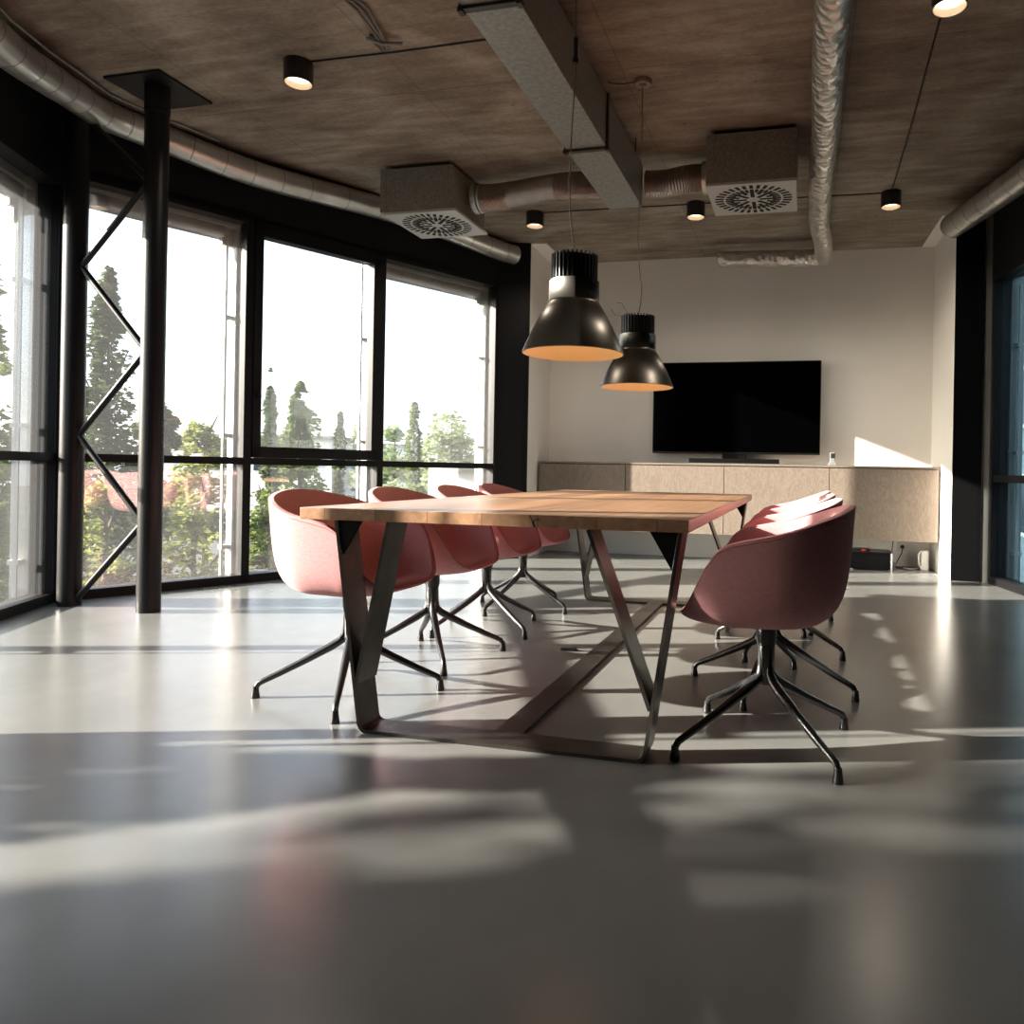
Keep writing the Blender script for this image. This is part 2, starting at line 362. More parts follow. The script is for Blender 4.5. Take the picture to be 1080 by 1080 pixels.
# ------------------------------------------------------------------ room shell
CZ = 3.18
JB = [(-4.56,3.85), (-4.08,4.85), (-3.58,5.87), (-2.99,7.02)]           # window joints, corner to back
JA = [(-4.60,3.80), (-4.05,2.68), (-3.50,1.56), (-3.0,.48), (-2.66,-.45), (-2.45,-1.4), (-2.35,-2.6)]
JR = [(1.56,6.93), (1.74,5.84), (1.97,4.75), (2.16,3.62), (2.26,2.5), (2.30,1.35), (2.30,.2), (2.30,-1.2), (2.30,-2.6)]
outline = [(-2.35,-2.6)]+JA[::-1][1:]+JB+[(-2.69,7.12), (-2.74,7.92), (1.24,7.92), (1.27,7.0)]+JR
def slab(bm, pts, z0, z1):
    a = [bm.verts.new((x, y, z0)) for x, y in pts]; b = [bm.verts.new((x, y, z1)) for x, y in pts]; n = len(pts)
    bm.faces.new(list(reversed(a))); bm.faces.new(b)
    for i in range(n): bm.faces.new((a[i], a[(i+1)%n], b[(i+1)%n], b[i]))
def grow(pts, d):
    cx = sum(p[0] for p in pts)/len(pts); cy = sum(p[1] for p in pts)/len(pts); out = []
    for x, y in pts:
        v = Vector((x-cx, y-cy)); l = v.length; v *= (l+d)/l; out.append((cx+v.x, cy+v.y))
    return out
bm = B(); slab(bm, grow(outline, .28), -.3, 0.); struct('floor', bm, M['floor'], 'smooth grey resin floor of the meeting room')
bm = B(); slab(bm, grow(outline, .28), CZ, CZ+.3); struct('ceiling', bm, M['concrete'], 'raw brown-grey concrete ceiling')
bm = B(); box(bm, -2.95, 1.6, 7.92, 8.1, 0, CZ); struct('wall_back', bm, M['white'], 'white back wall behind the television')
bm = B(); obox(bm, (-2.69,7.12), (-2.74,7.94), -.12, 0, 0, CZ); struct('wall_left', bm, M['white'], 'short white wall return at the left end of the cabinet')
bm = B(); obox(bm, (1.24,7.94), (1.27,7.0), -.26, 0, 0, CZ); struct('wall_right', bm, M['white'], 'short white wall return at the right end of the cabinet')
bm = B(); box(bm, -2.6, 2.6, -2.8, -2.6, 0, CZ); struct('wall_front', bm, M['wall_grey'], 'grey wall behind the viewpoint')
# white upstands where the concrete stops short of the side walls
bm = B(); slab(bm, [(-2.53,7.13), (-2.69,7.12), (-2.74,7.92), (-2.55,7.92)], CZ-.012, CZ-.001); struct('trim_1', bm, M['white'], 'white strip between concrete ceiling and left wall return')
bm = B(); slab(bm, [(1.12,7.92), (1.24,7.92), (1.27,7.0), (1.15,7.0)], CZ-.012, CZ-.001); struct('trim_2', bm, M['white'], 'white strip between concrete ceiling and right wall return')
# black end panels
bm = B()
obox(bm, JB[3], (-2.69,7.12), -.10, 0, 0, CZ-.002)
obox(bm, JB[3], (-2.69,7.12), 0, .006, .3, 2.45, .17, .27, .002)
struct('trim_3', bm, M['frame'], 'black end panel right of the last left window')
bm = B(); obox(bm, (1.27,7.0), (1.50,6.975), -.1, 0, 0, CZ-.002); struct('trim_4', bm, principled('matt_black_panel', (.004,.004,.0045), .9, 0, .03), 'black end panel beside the right window')
bm = B(); obox(bm, (1.503,6.97), (1.553,6.95), -.12, -.02, 0, CZ-.002); struct('trim_5', bm, principled('grey_profile', (.10,.10,.095), .4, .3), 'grey metal profile between black panel and right window')
# lintel bands
def lintel(name, pts, z0, lab, side=1):
    bm = B()
    for p, q in zip(pts, pts[1:]):
        obox(bm, p, q, *( (-.22, .0) if side > 0 else (.0, .22)), z0, CZ-.002, -.03, (Vector(q)-Vector(p)).length+.03)
    struct(name, bm, M['frame'], lab)
lintel('trim_6', JB, 2.752, 'black lintel band over the left windows')
lintel('trim_7', JA[::-1], 2.70, 'black lintel band over the near left windows')
lintel('trim_8', JR[::-1], 2.60, 'black lintel band over the right windows', -1)
bm = B(); lathe(bm, [(.085,.0),(.085,CZ-.002)], -4.66, 3.825, 16, True, True); struct('trim_9', bm, M['frame'], 'black round corner post where the two window runs meet')

WN = [0]
def window(p, q, side, head, sash=False, lab='', gl='glass', out=True, tmz=(.897,.95)):
    """one bay; inner face on p-q, body runs outwards (n negative when side>0)"""
    WN[0] += 1
    ln = (Vector(q)-Vector(p)).length; s = -1 if side > 0 else 1
    def N_(a, b): return (min(s*a, s*b), max(s*a, s*b))
    bm = B(); m = .03
    obox(bm, p, q, *N_(0, .13), 0, .062, 0, ln)
    obox(bm, p, q, *N_(0, .13), head, head+.08 if head < 2.75 else head+.03, 0, ln)
    obox(bm, p, q, *N_(0, .13), .0, head+.06, -m, m, .004)
    obox(bm, p, q, *N_(0, .13), .0, head+.06, ln-m, ln+m, .004)
    obox(bm, p, q, *N_(.01, .12), tmz[0], tmz[1], 0, ln, .003)
    w = struct('window_%d' % WN[0], bm, M['frame'], lab)
    if sash:
        bm = B(); z0, z1 = tmz[1]+.002, head-.002; a = .085
        for (t0, t1, zz0, zz1) in ((m, ln-m, z0, z0+a), (m, ln-m, z1-a-.02, z1), (m, m+a-.02, z0, z1), (ln-m-a+.02, ln-m, z0, z1)):
            obox(bm, p, q, *N_(-.012, .09), zz0, zz1, t0, t1, .004)
        sa = obj('sash', bm, M['frame'], w)
        bm = B(); obox(bm, p, q, *N_(-.05, -.012), 1.40, 1.43, m+.02, m+.05, .005); obox(bm, p, q, *N_(-.052, -.037), 1.40, 1.52, m+.025, m+.045, .005)
        obj('handle', bm, M['black'], sa)
        bm = B(); obox(bm, p, q, *N_(.05, .06), z0+a-.01, z1-a-.01, m+a-.03, ln-m-a+.03); obj('pane', bm, M[gl], w)
    else:
        bm = B(); obox(bm, p, q, *N_(.05, .06), tmz[1]-.005, head+.005, m-.005, ln-m+.005); obj('pane', bm, M[gl], w)
    bm = B(); obox(bm, p, q, *N_(.05, .06), .057, tmz[0]+.005, m-.005, ln-m+.005); obj('pane', bm, M[gl], w)
    if out:
        bm = B()
        obox(bm, p, q, *N_(.132, .24), .0, head+.04, ln-.045, ln+.025, .004)
        obj('outer_fin', bm, M['alu'], w)
        bm = B()
        for t in (ln-.10,): 
            obox(bm, p, q, *N_(.17, .195), .05, head-.05, t-.008, t+.008)
            for z in (.25, 1.1, 2.0): obox(bm, p, q, *N_(.16, .22), z, z+.03, t-.01, ln-.04)
        obj('guide_rail', bm, M['plastic_w'], w)
    return w
window(JB[0], JB[1], 1, 2.722, lab='tall fixed window behind the lattice column')
window(JB[1], JB[2], 1, 2.752, sash=True, lab='middle left window with an opening black sash')
window(JB[2], JB[3], 1, 2.722, lab='last left window before the black end panel')
JAi = JA
def solid(name, p, q, side, lab):
    bm = B(); obox(bm, p, q, *((-.13, 0) if side > 0 else (0, .13)), 0, CZ-.002); struct(name, bm, M['frame'], lab)  # unseen blank panels put in place of windows to cut fill light
solid('trim_19', JA[4], JA[3], 1, 'added black panel cutting fill light on the near left, closest bay'); solid('trim_10', JA[5], JA[4], 1, 'added black panel cutting fill light on the near left'); solid('trim_11', JA[6], JA[5], 1, 'added black panel cutting fill light at the left rear')
for k in range(2, 8): solid('trim_%d' % (10+k), JR[k+1], JR[k], -1, 'added black panel cutting fill light on the right side, number %d' % (k-1))
for i in range(3):
    window(JA[i+1], JA[i], 1, 2.645, lab='window of the near left run, bay %s from the corner post' % ['first','second','third','fourth','fifth','sixth'][i])
for i in range(2):
    window(JR[i+1], JR[i], -1, 2.57, lab='right side window, bay %s from the back' % ['first','second','third','fourth','fifth','sixth','seventh','eighth'][i], gl='glass_t', tmz=(.86,.92))

# outside roller blinds above the windows
def blind(p, q, z, lab):
    t = thing('roller_blind', lab, 'blind', (0,0,0), group='roller blind boxes outside the left windows')
    P_, Q_ = Vector(p), Vector(q); d = (Q_-P_).normalized(); n = Vector((d.y, -d.x)); ln = (Q_-P_).length
    c = P_-n*.215+d*(ln/2); t.location = (c.x, c.y, z)
    off = Vector((c.x, c.y, z))
    def loc(v): return v-off
    a = P_-n*.215+d*.03; b = P_-n*.215+d*(ln-.12)
    bm = B(); tube(bm, [loc(Vector((a.x,a.y,z))), loc(Vector((b.x,b.y,z)))], .062, 18); obj('roll', bm, M['alu'], t, smooth=True, auto=40)
    bm = B(); obox(bm, p, q, -.30, -.135, z+.035, z+.16, .0, ln-.02, .004); bmesh.ops.translate(bm, verts=bm.verts, vec=-off); obj('cassette', bm, M['alu'], t)
    bm = B(); e = P_-n*.215+d*(ln-.095)
    g = loc(Vector((e.x, e.y, z)))
    box(bm, g.x-.02, g.x+.02, g.y-.05, g.y+.05, -.10, .06, .004); box(bm, g.x-.012, g.x+.012, g.y-.02, g.y+.02, -.2, -.1, .003)
    obj('bracket', bm, M['plastic_w'], t)
blind(JB[0], JB[1], 2.665, 'roller blind box outside the window behind the lattice column')
blind(JB[2], JB[3], 2.665, 'roller blind box outside the last left window')
blind(JA[1], JA[0], 2.56, 'roller blind box outside the leftmost window')

# ------------------------------------------------------------------ lattice column
c1 = Vector((-3.817,3.732)); c2 = Vector((-4.43,3.745))
t = thing('lattice_column', 'black steel lattice column with zigzag rods before the corner window', 'column', (c1.x, c1.y, 0))
def rel(x, y, z): return (x-c1.x, y-c1.y, z)
bm = B(); lathe(bm, [(.066,0),(.066,3.0),(.070,3.002),(.070,3.165)], 0, 0, 28, True, True); obj('column', bm, M['black'], t, smooth=True, auto=40)
bm = B(); lathe(bm, [(.066,0),(.066,3.178)], c2.x-c1.x, c2.y-c1.y, 28, True, True); obj('column', bm, M['black'], t, smooth=True, auto=40)
bm = B(); box(bm, -4.055-c1.x, -3.655-c1.x, 3.58-c1.y, 3.985-c1.y, 3.164, 3.179, .002); obj('head_plate', bm, M['black'], t)
zs = [(c2,.035),(c1,.535),(c2,1.06),(c1,1.575),(c2,2.11),(c1,2.60),(c2,3.06)]
for (a, za), (b, zb) in zip(zs, zs[1:]):
    bm = B(); d = (b-a).normalized()*.05
    tube(bm, [rel(a.x+d.x, a.y+d.y, za), rel(b.x-d.x, b.y-d.y, zb)], .019, 12); obj('rod', bm, M['black'], t, smooth=True, auto=40)

# ------------------------------------------------------------------ table
TX0, TX1, TY0, TY1, TT = -1.677, -.329, 2.25, 5.20, .755
tb = thing('dining_table', 'long oak plank meeting table on raw steel frames in the middle of the room', 'table', (-.947, 3.72, 0))
def tr(x, y, z): return (x+.947, y-3.72, z)
bm = B(); box(bm, TX0+.947, TX1+.947, TY0-3.72, TY1-3.72, TT-.04, TT, .0025); obj('tabletop', bm, M['oak'], tb)
bm = B()
for (a, b, w) in (((-.842,.7545),(-.828,.735),.0025), ((-.828,.735),(-.806,.743),.0025), ((-.828,.735),(-.822,.716),.006)):
    ribbon(bm, [(a[0]+.947, a[1]), (b[0]+.947, b[1])], TY0-3.7206, TY0-3.715, w)
obj('crack', bm, M['gusset'], tb)
def leg_frame(y0, y1, sgn):
    bm = B(); th = .012; bot = th/2; ft = .49; tp = .592; zt = TT-.041
    left = arc_corner((-tp, zt), (-ft, bot), (0, bot), .035); right = arc_corner((0, bot), (ft, bot), (tp, zt), .035)
    ribbon(bm, [(-tp, zt)]+left+right+[(tp, zt)], y0-3.72, y1-3.72, th)
    zj = .185; xj = ft+(tp-ft)*zj/zt
    ribbon(bm, [(-xj+.010, zj-.02), (-.395, zt)], y0-3.72, y1-3.72, th)
    ribbon(bm, [(xj-.010, zj-.02), (.30, zt)], y0-3.72, y1-3.72, th)
    fo = obj('leg_frame', bm, M['steel'], tb)
    for s in (-1, 1):
        bm = B(); yy = (y0+.004 if sgn < 0 else y1-.012)-3.72
        pts = [(s*(tp-.008), zt), (s*(tp-.095), zt), (s*(tp-.026), zt-.115)]
        a = [bm.verts.new((x, yy, z)) for x, z in pts]; b = [bm.verts.new((x, yy+.008, z)) for x, z in pts]
        bm.faces.new(a); bm.faces.new(list(reversed(b)))
        for i in range(3): bm.faces.new((a[i], b[i], b[(i+1)%3], a[(i+1)%3]))
        obj('gusset', bm, M['gusset'], fo)
leg_frame(2.255, 2.375, -1); leg_frame(4.985, 5.105, 1)
bm = B(); box(bm, -.05, .05, 2.37-3.72, 4.99-3.72, 0, .012, .001); obj('floor_bar', bm, M['steel'], tb)

# ------------------------------------------------------------------ chairs (shell faces +x in its own frame)
rim = [(.262,0,.447), (.260,.10,.448), (.253,.175,.457), (.233,.226,.482), (.203,.261,.541), (.172,.281,.610), (.137,.290,.664), (.090,.294,.690), (.02,.296,.706), (-.07,.292,.727), (-.150,.264,.755), (-.216,.200,.779), (-.255,.105,.797), (-.268,0,.803)]
def catmull(P, n):
    out = []; Q = [P[0]]+P+[P[-1]]
    # mirrored ends keep it smooth across the symmetry plane
    Q[0] = (P[1][0], -P[1][1], P[1][2]); Q[-1] = (P[-2][0], -P[-2][1], P[-2][2])
    segs = len(P)-1
    for i in range(n+1):
        f = i/n*segs; k = min(int(f), segs-1); u = f-k
        p0, p1, p2, p3 = [Vector(Q[k+j]) for j in range(4)]
        out.append(.5*((2*p1)+(-p0+p2)*u+(2*p0-5*p1+4*p2-p3)*u*u+(-p0+3*p1-3*p2+p3)*u**3))
    return out
half = catmull(rim, 30)
full = half+[Vector((v.x, -v.y, v.z)) for v in reversed(half[1:-1])]
def shell_point(R, s):
    """from the seat centre (s=0) to the rim point R (s=1)"""
    hx = max(0., min(1., (R.z-.447)/.2))
    z0 = .425
    def mix(a, b): return a+(b-a)*hx
    def P(k, dz): return Vector((R.x*k, R.y*k, z0+dz))
    P1 = P(mix(.40,.57), mix(-.003,-.014)); P2 = P(mix(.72,.97), mix(.0,-.020)); P3 = P(mix(.95,.925), mix(.010,(R.z-z0)*.33))
    a = 1-s
    return Vector((0,0,z0))*a**4+P1*(4*a**3*s)+P2*(6*a*a*s*s)+P3*(4*a*s**3)+R*s**4
def make_shell():
    bm = B(); S = [.0,.12,.24,.36,.45,.53,.60,.66,.72,.79,.86,.92,.97,1.]
    c = bm.verts.new(shell_point(full[0], 0)); n = len(full); rings = []
    for s in S[1:]:
        rings.append([bm.verts.new(shell_point(R, s)) for R in full])
    for k in range(n): bm.faces.new((c, rings[0][k], rings[0][(k+1)%n]))
    for a, b in zip(rings, rings[1:]):
        for k in range(n): bm.faces.new((a[k], b[k], b[(k+1)%n], a[(k+1)%n]))
    return bm
def make_chair():
    t = thing('tub_chair', 'chair', 'chair')
    o = obj('seat_shell', make_shell(), M['fabric'], t, smooth=True)
    md = o.modifiers.new('thick', 'SOLIDIFY'); md.thickness = .020; md.offset = 0
    bv = o.modifiers.new('round', 'BEVEL'); bv.width = .007; bv.segments = 3; bv.limit_method = 'ANGLE'; bv.angle_limit = math.radians(50)
    # seam running round just below the rim on the outside
    bm = B(); pts = []
    for R in full[::2]:
        p = shell_point(R, .985); q = p
        o2 = Vector((p.x, p.y, 0)); o2 = o2.normalized() if o2.length else o2
        pts.append(p+o2*.0090)
    pts.append(pts[0]); tube(bm, pts, .0028, 6, caps=False); obj('piping', bm, M['piping'], t, smooth=True)
    bm = B(); lathe(bm, [(.062,.405),(.062,.413),(.034,.413),(.034,.345),(.031,.34),(.031,.33)], 0, 0, 28, True, True)
    obj('collar', bm, M['powder'], t, smooth=True, auto=40)
    bm = B(); lathe(bm, [(.021,.20),(.027,.215),(.0285,.335)], 0, 0, 24, True, True)
    obj('pedestal', bm, M['chairleg'], t, smooth=True, auto=40)
    return t
def add_legs(t, ang):
    for k in range(4):
        a = ang+k*PI/2; c, s = math.cos(a), math.sin(a); r = .347
        def at(d, z): return (c*d, s*d, z)
        bm = B()
        pts = [at(.017,.335), at(.018,.27), at(.022,.235), at(.038,.213), at(.07,.192), at(.16,.143), at(.26,.092), at(.315,.066), at(.336,.055), at(.345,.040), at(r,.03)]
        rr = [.012,.0125,.0145,.0165,.017,.0145,.0125,.0115,.0112,.0105,.0105]
        tube(bm, pts, rr, 12); lg = obj('leg', bm, M['chairleg'], t, smooth=True, auto=50)
        bm = B(); lathe(bm, [(.0112,.045),(.0125,.03),(.0165,.004),(.0155,0)], c*r, s*r, 16, True, True); obj('glide', bm, M['powder'], lg, smooth=True, auto=50)
spots = [ # x, y, facing (deg, seat front), world angle of one leg, label
 (-1.72,2.632,-1.,25.2,'pink tub chair on the window side of the table, nearest the camera'),
 (-1.701,3.263,1.,36.5,'pink tub chair on the window side, second from the near end of the table'),
 (-1.711,3.917,1.,59.7,'pink tub chair on the window side, third from the near end of the table'),
 (-1.747,4.574,0.,70.5,'pink tub chair on the window side at the far end of the table'),
 (-.105,2.544,180.,40.1,'pink tub chair right of the table seen side-on in front of its row'),
 (-.111,3.212,180.,74.9,'pink tub chair right of the table, directly behind the side-on front one'),
 (-.110,3.93,181.,66.5,'pink tub chair right of the table, third in its row from the camera'),
 (-.110,4.62,180.,30.,'pink tub chair right of the table, farthest in its row'),
]
for i, (x, y, face, leg, lab) in enumerate(spots):
    if i == 0:
        ch = make_chair(); proto = ch; ch.location = (x, y, 0); ch.rotation_euler = (0,0,math.radians(face)); ch['label'] = lab; ch['group'] = 'pink tub chairs at the table'
    else:
        ch = proto.copy(); C.objects.link(ch); ch.location = (x, y, 0); ch.rotation_euler = (0,0,math.radians(face)); ch['label'] = lab
        for p in [c for c in proto.children if c.name.split('.')[0] != 'leg']:
            q = p.copy(); C.objects.link(q); q.parent = ch
    add_legs(ch, math.radians(leg-face))

# ------------------------------------------------------------------ pendants
def pendant(x, y, lab, first=None, zoff=0.):
    t = thing('pendant_lamp', lab, 'lamp', (x, y, 1.389), group='bell-shaped pendant lamps over the table')
    bm = B(); pr = [(.100,.208),(.101,.202),(.108,.186),(.128,.155),(.150,.118),(.172,.075),(.192,.030),(.203,0),(.210,-.004),(.211,.002),(.197,.034),(.177,.080),(.155,.123),(.133,.160),(.113,.190),(.105,.204),(.104,.214)]
    # outer bell
    bm = B(); lathe(bm, [(.104,.288),(.104,.206),(.108,.197),(.121,.176),(.142,.140),(.165,.096),(.187,.048),(.205,.006),(.211,-.008),(.207,-.010)], 0, 0, 56)
    obj('shade', bm, M['brushed'], t, smooth=True, auto=35)
    bm = B(); lathe(bm, [(.2065,-.0098),(.201,.008),(.183,.048),(.161,.095),(.138,.138),(.117,.172),(.104,.190),(.0,.191)], 0, 0, 56)
    obj('shade_lining', bm, M['gold'], t, smooth=True, auto=35)
    bm = B(); lathe(bm, [(0.001,.186),(.07,.186),(.07,.150),(.055,.128),(0.001,.12)], 0, 0, 24); obj('bulb', bm, M['bulb'], t, smooth=True)
    bm = B(); lathe(bm, [(.001,.289),(.085,.289),(.085,.39),(.001,.39)], 0, 0, 28)
    for k in range(32):
        a = 2*PI*k/32; m4 = Matrix.Rotation(a, 4, 'Z')
        r = bmesh.ops.create_cube(bm, size=1.)
        for v in r['verts']: v.co = m4 @ Vector((.083+(v.co.x+.5)*.013, v.co.y*.006, .289+(v.co.z+.5)*.108))
    obj('heat_sink', bm, M['fin'], t)
    return t
p1 = pendant(-.929, 2.968, 'brushed dark metal pendant lamp with gold lining, the nearer and larger-looking one')
p2 = dup(p1, (-.927, 4.19, 1.389), 0, 'brushed dark metal pendant lamp with gold lining hanging before the television')
bm = B()
c = [(0,0,.39),(-.006,.0,.45),(-.022,0,.56),(-.030,0,.72),(-.022,0,.95),(-.010,0,1.15),(-.014,0,1.25),(-.014,0,1.79)]
tube(bm, c, .0032, 8); obj('cord', bm, M['cable_g'], p1, smooth=True)
bm = B(); tube(bm, [(-.012,0,1.215),(-.012,0,1.30)], .009, 12); tube(bm, [(-.012,0,1.195),(-.012,0,1.215)], .013, 12); obj('cord_grip', bm, M['cable_b'], p1, smooth=True, auto=40)
bm = B(); c = [(0,0,.39),(.014,0,.47),(.018,0,.55),(.004,0,.68),(-.008,.0,.85),(-.010,.03,1.1),(-.012,.07,1.45),(-.014,.08,1.77)]
tube(bm, c, .0032, 8); obj('cord', bm, M['cable_g'], p2, smooth=True)
bm = B(); lathe(bm, [(.001,1.765),(.045,1.765),(.052,1.775),(.052,1.79)], -.014, .082, 28); lathe(bm, [(.001,1.752),(.018,1.754),(.022,1.766)], -.014, .082, 20); obj('ceiling_rose', bm, principled('grey_rose', (.25,.22,.19), .6), p2, smooth=True, auto=40)
bm = B(); tube(bm, [(-.06,.06,.39),(-.09,.03,.41),(-.13,.0,.405),(-.155,-.02,.44)], .0012, 5); tube(bm, [(-.05,.02,.39),(-.07,0,.43),(-.09,-.03,.47),(-.12,-.02,.475)], .0012, 5); obj('loose_wire', bm, M['cable_b'], p2)
bm = B(); tube(bm, [(-.99,4.262,3.17),(-1.05,4.24,3.155),(-1.12,4.24,3.165),(-1.142,4.24,3.175)], .003, 6); tag(obj('lamp_cable', bm, M['cable_b']), 'thin dark cable from the ceiling rose to the rectangular duct', 'cable')

# ------------------------------------------------------------------ ceiling spots
def spot(x, y, lab):
    t = thing('ceiling_spotlight', lab, 'spotlight', (x, y, CZ), group='black cylinder spotlights on the ceiling')
    bm = B(); lathe(bm, [(.001,-.001),(.078,-.001),(.079,-.004),(.079,-.122),(.074,-.122),(.072,-.105),(.068,-.072),(.001,-.072)], 0, 0, 36); obj('housing', bm, M['powder'], t, smooth=True, auto=40)
    bm = B(); lathe(bm, [(.0715,-.120),(.067,-.078)], 0, 0, 36); obj('reflector', bm, M['lamp_in'], t, smooth=True)
    bm = B(); lathe(bm, [(.001,-.080),(.066,-.080),(.066,-.086),(.001,-.090)], 0, 0, 30); obj('diffuser', bm, M['lampglow'], t, smooth=True)
    return t
s0 = spot(-2.81, 3.69, 'black cylinder spotlight on the ceiling right of the lattice column')
dup(s0, (-2.345,6.29,CZ), 0, 'black cylinder spotlight on the ceiling above the pendant lamps, left of the rectangular duct end')
dup(s0, (-.912,6.32,CZ), 0, 'black cylinder spotlight on the ceiling beside the right air diffuser')
dup(s0, (.66,6.36,CZ), 0, 'black cylinder spotlight on the ceiling between foil pipe and right window')
dup(s0, (.625,3.70,CZ), 0, 'black cylinder spotlight cut by the top edge of the photo at right')
for k, (x, y) in enumerate(((-2.81,3.69),(-2.345,6.29),(-.912,6.32),(.66,6.36),(.625,3.70))):
    l_ = bpy.data.lights.new('spotlight_beam', 'SPOT'); l_.energy = 20; l_.spot_size = math.radians(150); l_.spot_blend = .6; l_.shadow_soft_size = .05; l_.color = (1,.86,.70)
    lo = bpy.data.objects.new('spotlight_beam', l_); C.objects.link(lo); lo.location = (x, y, CZ-.126)
def wire(name, pts, r, mat, lab, cat='cable'):
    bm = B(); tube(bm, pts, r, 6); return tag(obj(name, bm, M[mat], smooth=True), lab, cat)
Zc = CZ-.0045
wire('lamp_cable', [(-2.73,3.69,Zc),(-2.2,3.70,Zc),(-1.7,3.69,Zc),(-1.45,3.68,Zc)], .005, 'cable_b', 'black cable on the ceiling from the near spotlight to the rectangular duct')
wire('lamp_cable', [(-2.26,6.29,Zc),(-1.6,6.30,Zc),(-.99,6.32,Zc)], .005, 'cable_b', 'black cable on the ceiling between the left two far spotlights')
wire('lamp_cable', [(-.83,6.32,Zc),(-.1,6.33,Zc),(.58,6.355,Zc)], .005, 'cable_b', 'black cable on the ceiling from the diffuser spotlight to the right far spotlight')
wire('lamp_cable', [(.625,3.79,Zc),(.65,5.1,Zc),(.66,6.28,Zc)], .005, 'cable_b', 'black cable on the ceiling running lengthwise to the right far spotlight')
t = thing('cable_bundle', 'bundle of loose grey cables tied on the ceiling near the top edge', 'cable', (-2.23,3.4,Zc))
for k, (a, b) in enumerate(((0,0),(.018,.02),(.04,.03))):
    bm = B(); tube(bm, [(-.02+a,-1.2,0),(-.005+a,-.4,-.004),(.04+a*1.6,-.1,-.01),(.03+b,.12,-.03),(-.01+b,.24,-.02),(-.04+b,.20,-.008),(-.02+b*.5,.12,-.004)], .008, 8); obj('cable', bm, M['cable_g'], t, smooth=True)
bm = B(); tube(bm, [(-.03,.10,-.03),(.04,.14,-.045),(.12,.20,-.02)], .010, 8); obj('tie', bm, M['plastic_g'], t, smooth=True)

# ------------------------------------------------------------------ rectangular duct
t = thing('rectangular_duct', 'grey galvanised rectangular duct running lengthwise under the ceiling', 'duct', (-1.272, 4, 2.80))
bm = B()
for y0, y1 in ((-1.2,2.84),(2.86,4.245),(4.265,5.27)): box(bm, -.123, .123, y0-4, y1-4, 0, .30, .003)
obj('duct_body', bm, M['galv'], t)
for y in (2.85, 4.255):
    bm = B()
    for x0, x1, z0, z1 in ((-.135,.135,-.014,.0),(-.135,.135,.30,.312),(-.135,-.123,0,.30),(.123,.135,0,.30)): box(bm, x0, x1, y-4-.016, y-4+.016, z0, z1)
    for x0 in (-.14, .118): box(bm, x0, x0+.022, y-4-.018, y-4+.018, -.022, .0)
    obj('flange', bm, M['steel'], t)
for y in (1.2, 3.6, 5.0):
    for x in (-.128, .128): bm = B(); tube(bm, [(x, y-4, .28), (x, y-4, .379)], .004, 6); obj('hanger_rod', bm, M['steel'], t)

# ------------------------------------------------------------------ round ducts
def smooth_path(P, n):
    P = [Vector(p) for p in P]; Q = [P[0]*2-P[1]]+P+[P[-1]*2-P[-2]]; out = []
    for i in range(n+1):
        f = i/n*(len(P)-1); k = min(int(f), len(P)-2); u = f-k; p0, p1, p2, p3 = Q[k:k+4]
        out.append(.5*((2*p1)+(-p0+p2)*u+(2*p0-5*p1+4*p2-p3)*u*u+(-p0+3*p1-3*p2+p3)*u**3))
    return out
def spiral_duct(pts, r, lab, step, zfix=0):
    t = thing('spiral_duct', lab, 'duct', tuple(pts[0]))
    o = Vector(pts[0]); path = [p-o for p in smooth_path(pts, 90)]
    bm = B(); tube(bm, path, r, 28); obj('duct_tube', bm, M['spiral'], t, smooth=True, auto=50)
    acc = 0
    for a, b in zip(path, path[1:]):
        acc += (b-a).length
        if acc > step:
            acc = 0; d = (b-a).normalized()*.0035; bm = B(); tube(bm, [b-d, b+d], r+.0012, 28, caps=True)
            obj('seam_ring', bm, M['galv'], t, smooth=True, auto=40)
    return t
lp = [(-2.36,-.55,3.03),(-2.78,.55,3.02),(-3.20,1.45,3.0),(-3.62,2.31,2.97),(-3.906,2.887,2.965),(-4.06,3.20,3.005),(-4.20,3.50,3.055),(-4.29,3.78,3.075),(-4.27,4.02,3.085),(-4.19,4.24,3.078),(-4.09,4.445,3.055),(-3.97,4.69,3.04),(-3.86,4.93,3.045),(-3.50,5.65,3.08),(-3.20,6.265,3.075),(-2.94,6.81,3.04),(-2.83,7.03,3.04)]
sd = spiral_duct(lp, .093, 'round spiral duct curving along the top of the left windows', .17)
bm = B(); o = Vector(lp[0]); 
bm2 = B(); tube(bm, [Vector(p)-o+Vector((.10,-.03,.09)) for p in lp[3:11]], .007, 6); bm2.free(); obj('strapping', bm, M['galv'], sd, smooth=True)
rp = [(2.12,-1.,3.03),(2.10,1.2,3.03),(2.02,2.6,3.03),(1.88,3.8,3.02),(1.66,4.9,3.0),(1.43,5.80,2.99),(1.24,6.55,2.995),(1.185,6.74,2.995)]
spiral_duct(rp, .10, 'round spiral duct along the top of the right windows', .17)

